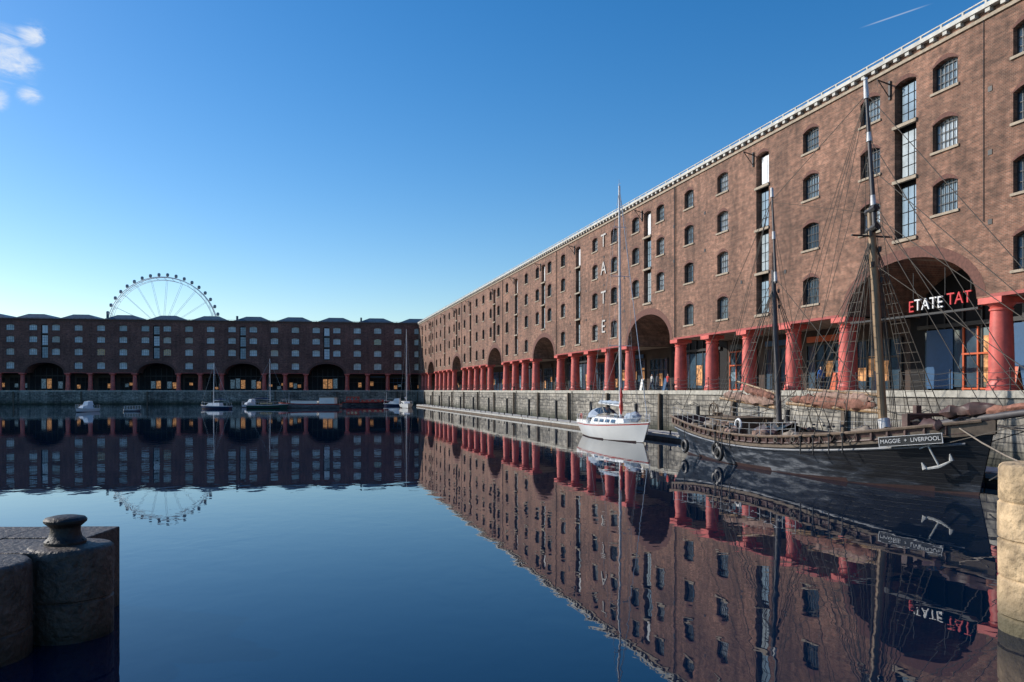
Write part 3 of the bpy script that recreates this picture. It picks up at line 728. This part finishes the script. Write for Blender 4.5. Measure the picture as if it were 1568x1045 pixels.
# --- small far boats
def px2(X,z): return ((X-784)/1270*z, z)
def cruiser(name,X,z,L,rot,hullm,cab=True,mast=0,long_=False,house='grp',seed=0):
    x,y=px2(X,z); E=empty(name,(x,y,0),rot); b=MB()
    fb=.13*L**.8 if not long_ else .95
    s=lambda u: fb*(.85+.35*max(0,(u-.4)/.6)**1.6)+.1
    ff=hull(b,L,L*.3 if not long_ else 3.6,s,.5,.8,2.2 if not long_ else 4,.5,.0,.7,.08,vmat=lambda u,v,zz:1 if zz<.08 else (2 if v>.88 else 0),deckmi=3,N=20,V=8)
    w=(L*.3 if not long_ else 3.6)/2
    if cab:
        if long_:
            b.box(-L*.42,-L*.18,-w*.7,w*.7,fb,fb+1.3,4); b.box(-L*.43,-L*.17,-w*.75,w*.75,fb+1.3,fb+1.38,3)
            b.box(-L*.14,L*.28,-w*.65,w*.65,fb,fb+.6,4); b.box(-L*.15,L*.29,-w*.7,w*.7,fb+.6,fb+.67,7)
            for q in range(3): b.box(-L*.40+q*.9,-L*.40+q*.9+.55,-w*.7-.02,-w*.7,fb+.5,fb+1.05,5)
            for q in range(4): b.box(-L*.1+q*1.3,-L*.1+q*1.3+.5,-w*.65-.02,-w*.65,fb+.15,fb+.45,5)
            b.tube((L*.33,0,fb),(L*.33,0,fb+2.4),.05,.03,6,6)
        else:
            cabin(b,-L*.2,L*.3,w*.72,w*.5,fb*.9,fb+.65,.15,4,L*.1)
            b.box(-L*.18,L*.12,-w*.68,-w*.66+.0,fb+.2,fb+.45,5)
            if not mast: cabin(b,-L*.22,L*.06,w*.6,w*.55,fb+.6,fb+1.35,.15,4,L*.06); b.box(-L*.14,L*.0,-w*.56,-w*.535,fb+.8,fb+1.15,5)
    if mast:
        b.tube((L*.06,0,fb),(L*.05,0,mast),.075,.045,8,6); 
        for q in ((L*.48,0),(-L*.48,0)): b.tube((L*.05,0,mast*.97),(q[0],q[1],fb+.2),.016,.016,4,6)
        for sgn in (1,-1): b.tube((L*.05,0,mast*.97),(0,sgn*w*.95,fb),.013,.013,4,6)
        b.tube((L*.05,0,fb+1.1),(-L*.35,0,fb+1.2),.06,.05,6,6); b.lumpy((L*.03,0,fb+1.3),(-L*.33,0,fb+1.35),.16,7,10,7,seed)
    for sgn in (1,-1):
        pv=None
        for i in range(7):
            p=Vector(ff(.05+.9*i/6,1,sgn)); t=p+Vector((0,0,.6)); b.tube(p,t,.02,.02,4,6)
            if pv: b.tube(pv,t,.014,.014,4,6)
            pv=t
    b.obj('hull_and_cabin',[M[hullm],M['anti'],M['redp'] if long_ else M['grp'],M['deck'],M[house],M['glass'],M['alum'],M['canvas']],E,smooth=True)
    return E
cruiser('motor_cruiser',132,146,6.2,R(-95),'grp')
cruiser('sailing_boat',330,170,7.0,R(165),'navy',mast=9.5,seed=1)
cruiser('motor_cruiser',383,185,6,R(-110),'grp')
cruiser('sailing_boat',410,176,8.5,R(10),'green',mast=10.5,seed=2,house='deck')
cruiser('canal_barge',474,178,13.5,R(178),'hull_grey',long_=True,house='grp')
cruiser('tug_boat',565,205,13,R(8),'hull_black',long_=True,house='redp')
cruiser('motor_cruiser',605,200,6,R(170),'navy')
cruiser('sailing_boat',622,180,9.5,R(-78),'grp',mast=17,seed=3)
cruiser('rowing_boat',203,150,3.0,R(30),'hull_grey',cab=False)

# ---------------------------------------------------------------- observation wheel
WZ=425; x,y=px2(250,WZ)
E=empty('observation_wheel',(x,y,0),R(8)); wb=MB(); HC=QZ+(598-505)/1270*WZ; RR=26.8
for dy in (-1.3,1.3):
    wb.torus((0,dy,HC),RR,.20,'Y',84,6,0); wb.torus((0,dy,HC),RR-1.5,.11,'Y',84,5,0)
NP=42
for i in range(NP):
    t=2*math.pi*i/NP; c,s=math.cos(t),math.sin(t)
    wb.tube((RR*c,-1.3,HC+RR*s),(RR*c,1.3,HC+RR*s),.10,.10,5,0)
    t2=2*math.pi*(i+.5)/NP
    for dy in (-1.3,1.3):
        wb.tube(((RR-1.5)*c,dy,HC+(RR-1.5)*s),(RR*math.cos(t2),dy,HC+RR*math.sin(t2)),.07,.07,4,0)
        if i%2==0: wb.tube((1.2*c,dy*.9,HC+1.2*s),((RR-1.5)*c,dy,HC+(RR-1.5)*s),.07,.07,4,0)
    gx,gz=(RR+1.35)*c,HC+(RR+1.35)*s
    prof=[(.3,-.95),(.72,-.7),(.82,0),(.7,.6),(.25,.85)]
    wb.lathe(gx,0,prof,10,1,z0=gz)
    wb.tube((RR*c,0,HC+RR*s),(gx,0,gz),.12,.12,4,0)
wb.tube((0,-2.6,HC),(0,2.6,HC),1.0,1.0,16,0)
for dy in (-1,1):
    for dx in (-13,13): wb.tube((0,dy*2.4,HC),(dx,dy*8,QZ),.45,.6,8,0)
    wb.tube((-7,dy*5.5,HC/2+2),(7,dy*5.5,HC/2+2),.3,.3,6,0)
wb.box(-16,16,-9,9,QZ-.2,QZ+1.2,0)
M['wheelw']=mat('wheel_white_steel',(.70,.72,.74),.5,var=.05); M['pod']=mat('gondola_glass',(.13,.17,.22),.2)
wb.obj('wheel_structure',[M['wheelw'],M['pod']],E,smooth=True)

# ---------------------------------------------------------------- gallery lettering
tE=empty('gallery_hanging_sign',(P0[0],P0[1],QZ),RZ)
M['signw']=mat('sign_white',(.7,.7,.7),.4,var=.03); M['signr']=mat('sign_red',(.55,.02,.025),.4,var=.05)
M['signf']=mat('facade_letter_weathered',(.50,.47,.44),.7,var=.15)
text('white_letters','TATE',.92,M['signw'],tE,(-38.9,.2,4.8),(R(90),0,0),.04)
text('red_letters','TAT',.92,M['signr'],tE,(-36.8,.3,4.9),(R(90),0,0),.04)
text('red_letter','E',.92,M['signr'],tE,(-40.35,.3,4.75),(R(90),0,0),.04)
sb=MB(); sb.box(-45.6,-35.4,.15,.45,4.20,4.31,0)
for x in (-40.2,-37.8,-36): sb.tube((x,.3,5.2),(x,.3,6.7),.02,.02,4,0)
sb.obj('support_bar',[M['dark']],tE)
wE=empty('gallery_wall_sign',(P0[0],P0[1],QZ),RZ)
tl=(44323/469-8.45)/.9682
for ch,z in (('T',17.0),('A',13.85),('T',10.5),('E',7.2)):
    text('letter_'+ch.lower(),ch,2.1,M['signf'],wE,(-tl,-.08,z),(R(90),0,0),.04,1.25)

# ---------------------------------------------------------------- foreground piers & bollard
M['piertop']=mat('worn_granite',(.060,.046,.037),.6,var=.65,scale=6,bump=1,bscale=11,low=(-.25,.15,(.012,.014,.010)),bdist=.05)
M['sandst']=mat('weathered_sandstone',(.44,.32,.19),.85,var=.55,scale=2.6,bump=1,bscale=7,low=(-.1,.5,(.10,.085,.05)),bdist=.07)
def course(mb,cx,cy,r,top,h,n,mi,nn=48,wob=.006,g=.03):
    prof=[]; lev=[]; zz=top
    while zz>-1.5: lev.append(zz); zz-=h
    lev=lev[::-1]
    prof.append((r,-1.5))
    for k,l in enumerate(lev):
        if k<len(lev)-1: prof+=[(r,l-h*.5),(r,l-g),(r-g*.8,l-.008),(r-g*.8,l+.008),(r-.006*(k%2),l+g)]
    prof+=[(r,top-.09),(r-.015,top-.04),(r-.05,top-.01),(r-.10,top)]
    mb.lathe(cx,cy,prof,nn,mi,0,wob,int(r*100))
pE=empty('stone_pier'); pm=MB()
course(pm,-6.90,12.95,.62,1.40,.80,0,0)
course(pm,-7.74,11.75,.82,1.36,.95,0,0)
pm.obj('rounded_ends',[M['piertop']],pE,smooth=True)
pm=MB(); rr=random.Random(2)
x=-6.95
while x>-16:
    L=.9+rr.random()*.5
    pm.box(x-L+.01,x-.01,12.37,13.55,-1.5,1.385-rr.random()*.012); pm.box(x-L*1.0+.012,x-.008,13.57,14.72,-1.5,1.39-rr.random()*.012)
    x-=L
x=-7.78
while x>-16:
    L=1.0+rr.random()*.6
    pm.box(x-L+.01,x-.01,10.95,12.32,-1.5,1.345-rr.random()*.012); x-=L
pm.box(-30,-16.1,10.96,14.7,-1.5,1.35)
pm.obj('coping_blocks',[M['piertop']],pE,bevel=.02)
bE=empty('mooring_bollard',(-7.0,13.0,1.395)); bm_=MB()
bm_.lathe(0,0,[(.30,0),(.30,.05),(.27,.08),(.24,.11),(.215,.2),(.22,.27),(.265,.31),(.305,.345),(.31,.38),(.28,.415),(.17,.44),(.02,.445)],32,0)
for a in range(6):
    t=a*1.047; bm_.lathe(.27*math.cos(t),.27*math.sin(t),[(.025,.05),(.025,.075),(.01,.085)],6,0)
bm_.obj('bollard_casting',[mat('bollard_iron',(.010,.009,.009),.6,var=.5,scale=9,bump=.6)],bE,smooth=True)
pE=empty('sandstone_pier'); pm=MB()
course(pm,8.58,13.0,.84,2.64,.60,0,0,56,.011,.035); pm.obj('rounded_end',[M['sandst']],pE,smooth=True)
pm=MB(); pm.box(8.6,22,12.25,13.75,-1.5,2.6,0); pm.obj('pier_body',[M['sandst']],pE,bevel=.03)

# ---------------------------------------------------------------- people on the quay
def person(name,parent_loc,rz,top,leg,walk=.0,h=1.72,skin=(.45,.28,.2)):
    me=bpy.data.meshes.new('p'); k=h/1.75
    V=[(0,0,.95),(0,0,1.15),(0,0,1.38),(0,0,1.50),(0,0.01,1.62),(0,.01,1.70)]
    Rr=[(.15,.11),(.135,.10),(.16,.10),(.055,.055),(.085,.10),(.06,.075)]
    Ed=[(0,1),(1,2),(2,3),(3,4),(4,5)]
    def add(v,r,p): V.append(v);Rr.append(r);Ed.append((p,len(V)-1)); return len(V)-1
    for s in (1,-1):
        st=walk*s
        a=add((s*.10,0,.90),(.095,.10),0); a=add((s*.10,.02+st*.15-.02,.50),(.062,.065),a); a=add((s*.10,st*.28,.09),(.042,.045),a); a=add((s*.11,st*.28-.15,.035),(.035,.03),a)
        b=add((s*.19,0,1.40),(.06,.06),2); b=add((s*.24,-st*.08,1.13),(.042,.042),b); b=add((s*.24,-st*.2-.05,.88),(.03,.032),b); b=add((s*.235,-st*.22-.08,.79),(.035,.02),b)
    me.from_pydata([(x*k,y*k,z*k) for x,y,z in V],Ed,[]); o=bpy.data.objects.new('body',me); COL.objects.link(o)
    md=o.modifiers.new('s','SKIN'); o.modifiers.new('d','SUBSURF').levels=1
    for i,r in enumerate(Rr): me.skin_vertices[0].data[i].radius=(r[0]*k,r[1]*k)
    me.skin_vertices[0].data[0].use_root=True
    dg=bpy.context.evaluated_depsgraph_get(); m2=bpy.data.meshes.new_from_object(o.evaluated_get(dg))
    bpy.data.objects.remove(o)
    for q in (mat(name+'_coat',top,.8),mat(name+'_trousers',leg,.8),mat(name+'_skin',skin,.6),mat(name+'_hair',(.04,.025,.015),.8),M['dark']): m2.materials.append(q)
    for p in m2.polygons:
        z=p.center.z/k; y_=p.center.y/k; r=abs(p.center.x)/k
        p.material_index = 4 if z<.08 else 1 if z<.9 and r<.19 else 2 if (z<.84 and r>.19) else 0 if z<1.47 else (3 if (z>1.68 or y_>.045) else 2)
        p.use_smooth=True
    E=empty(name,parent_loc,rz); b=bpy.data.objects.new('body',m2); COL.objects.link(b); b.parent=E
def onq(t,yl): 
    x,y=onplane(33.8+yl,t); return (x,y,QZ-.008)
pc=[((.02,.12,.4),(.03,.03,.04)),((.5,.05,.04),(.03,.04,.08)),((.05,.05,.06),(.05,.05,.07)),((.6,.6,.58),(.03,.04,.09)),((.15,.2,.12),(.04,.03,.03)),((.03,.04,.08),(.1,.09,.07)),((.35,.12,.05),(.02,.02,.03))]
for i,(t,yl,rz,wk) in enumerate([(49.0,.4,200,.3),(75.5,1.6,-60,.8),(77.5,1.4,120,.5),(80.2,2.0,-70,.9),(107,1.5,100,.7),(110.5,1.2,-80,.8),(112,1.9,30,.2)]):
    person('pedestrian',onq(t,yl),R(rz),pc[i][0],pc[i][1],wk,1.66+.03*i)

def board(t,yl,colm,i):
    x,y=onq(t,yl)[:2]; E=empty('advertising_board',(x,y,QZ-.01),RZ); b=MB()
    b.poly([(-.35,-.25,0),(.35,-.25,0),(.35,0,1.25),(-.35,0,1.25)],0); b.poly([(-.35,.25,0),(.35,.25,0),(.35,0,1.25),(-.35,0,1.25)],0)
    for s in (-.35,.35):
        b.tube((s,-.27,0),(s,0,1.28),.025,.025,4,1); b.tube((s,.27,0),(s,0,1.28),.025,.025,4,1)
    b.obj('panels',[M[colm],M['dark']],E,fix=False)
for i,(t,yl,c) in enumerate([(45.6,2.2,'blue'),(50.5,2.6,'orange'),(35.5,2.5,'orange'),(79,3,'blue'),(84,2.6,'white')]): board(t,yl,c,i)

# ---------------------------------------------------------------- world, sun, camera
EL,AZ=R(27),R(-72)
W=bpy.data.worlds.new("World"); S.world=W; W.use_nodes=True
nt=W.node_tree; N=nt.nodes; L=nt.links; bg=N['Background']; bg.inputs['Strength'].default_value=.15
sky=N.new('ShaderNodeTexSky'); sky.sky_type='NISHITA'; sky.sun_disc=False; sky.sun_elevation=EL; sky.sun_rotation=AZ
sky.air_density=1.0; sky.dust_density=.45; sky.ozone_density=2.5; sky.altitude=0
hs=N.new('ShaderNodeHueSaturation'); hs.inputs['Saturation'].default_value=1.40; hs.inputs['Hue'].default_value=.503; hs.inputs['Value'].default_value=1.02; L.new(sky.outputs[0],hs.inputs['Color'])
tc=N.new('ShaderNodeTexCoord')
def vmath(op,a,b=None):
    n=N.new('ShaderNodeVectorMath'); n.operation=op
    if hasattr(a,'links'): L.new(a,n.inputs[0])
    else: n.inputs[0].default_value=a
    if b is not None:
        if hasattr(b,'links'): L.new(b,n.inputs[1])
        else: n.inputs[1].default_value=b
    return n
dirv=vmath('NORMALIZE',tc.outputs['Generated']).outputs[0]
def mrange(v,a,b,c,d):
    n=N.new('ShaderNodeMapRange'); n.interpolation_type='SMOOTHSTEP'; L.new(v,n.inputs[0])
    for i,q in enumerate((a,b,c,d)): n.inputs[i+1].default_value=q
    return n.outputs[0]
def mth(op,a,b):
    n=N.new('ShaderNodeMath'); n.operation=op
    for i,q in enumerate((a,b)):
        if hasattr(q,'links'): L.new(q,n.inputs[i])
        else: n.inputs[i].default_value=q
    return n.outputs[0]
def pdir(X,Y): return Vector(((X-784)/1270,1,(598-Y)/1270)).normalized()
msk=None
for (X,Y,r) in ((8,88,.045),(42,96,.025),(52,60,.028),(45,143,.020),(-4,152,.018)):
    d=vmath('DISTANCE',dirv,tuple(pdir(X,Y))); m_=mrange(d.outputs['Value'],0,r,1,0)
    msk=m_ if msk is None else mth('MAXIMUM',msk,m_)
mp=N.new('ShaderNodeMapping'); mp.inputs['Scale'].default_value=(1,1,2.6); mp.inputs['Rotation'].default_value=(0,.35,0); L.new(dirv,mp.inputs[0])
nz=N.new('ShaderNodeTexNoise'); nz.inputs['Scale'].default_value=20; nz.inputs['Detail'].default_value=9; nz.inputs['Roughness'].default_value=.65; nz.inputs['Distortion'].default_value=.9; L.new(mp.outputs[0],nz.inputs[0])
cl=mth('MULTIPLY',mrange(mth('ADD',nz.outputs['Fac'],mth('MULTIPLY',msk,.30)),.55,1.05,0,1),mrange(msk,0,.7,0,1))
A,B=pdir(1312,45),pdir(1432,4); Nn=A.cross(B).normalized(); C=((A+B)/2).normalized(); half=(A-B).length/2
dp=vmath('DOT_PRODUCT',dirv,tuple(Nn)).outputs['Value']; ab=mth('ABSOLUTE',dp,0)
ct=mth('MULTIPLY',mrange(ab,.0002,.0010,1,0),mrange(vmath('DISTANCE',dirv,tuple(C)).outputs['Value'],half*.3,half,1,0))
tot=mth('MAXIMUM',mth('MULTIPLY',cl,.85),mth('MULTIPLY',ct,.3))
mx_=N.new('ShaderNodeMix'); mx_.data_type='RGBA'; L.new(tot,mx_.inputs['Factor']); L.new(hs.outputs[0],mx_.inputs['A']); mx_.inputs['B'].default_value=(6.0,6.2,6.4,1)
L.new(mx_.outputs['Result'],bg.inputs['Color'])

sd=bpy.data.lights.new('sun','SUN'); sd.energy=4.8; sd.angle=R(.5); sd.color=(1,.93,.83)
so=bpy.data.objects.new('sun',sd); COL.objects.link(so)
sv=Vector((math.sin(AZ)*math.cos(EL),math.cos(AZ)*math.cos(EL),math.sin(EL)))
so.rotation_euler=sv.to_track_quat('Z','Y').to_euler(); so.location=(-60,30,60)

cd=bpy.data.cameras.new('camera'); cam=bpy.data.objects.new('camera',cd); COL.objects.link(cam); S.camera=cam
cam.location=(0,0,QZ); cam.rotation_euler=(R(90),0,0); cd.sensor_width=36; cd.lens=1270/1568*36; cd.shift_y=75.5/1568; cd.clip_end=5000; cd.clip_start=.1
S.view_settings.view_transform='Standard'; S.view_settings.look='None'; S.view_settings.exposure=0
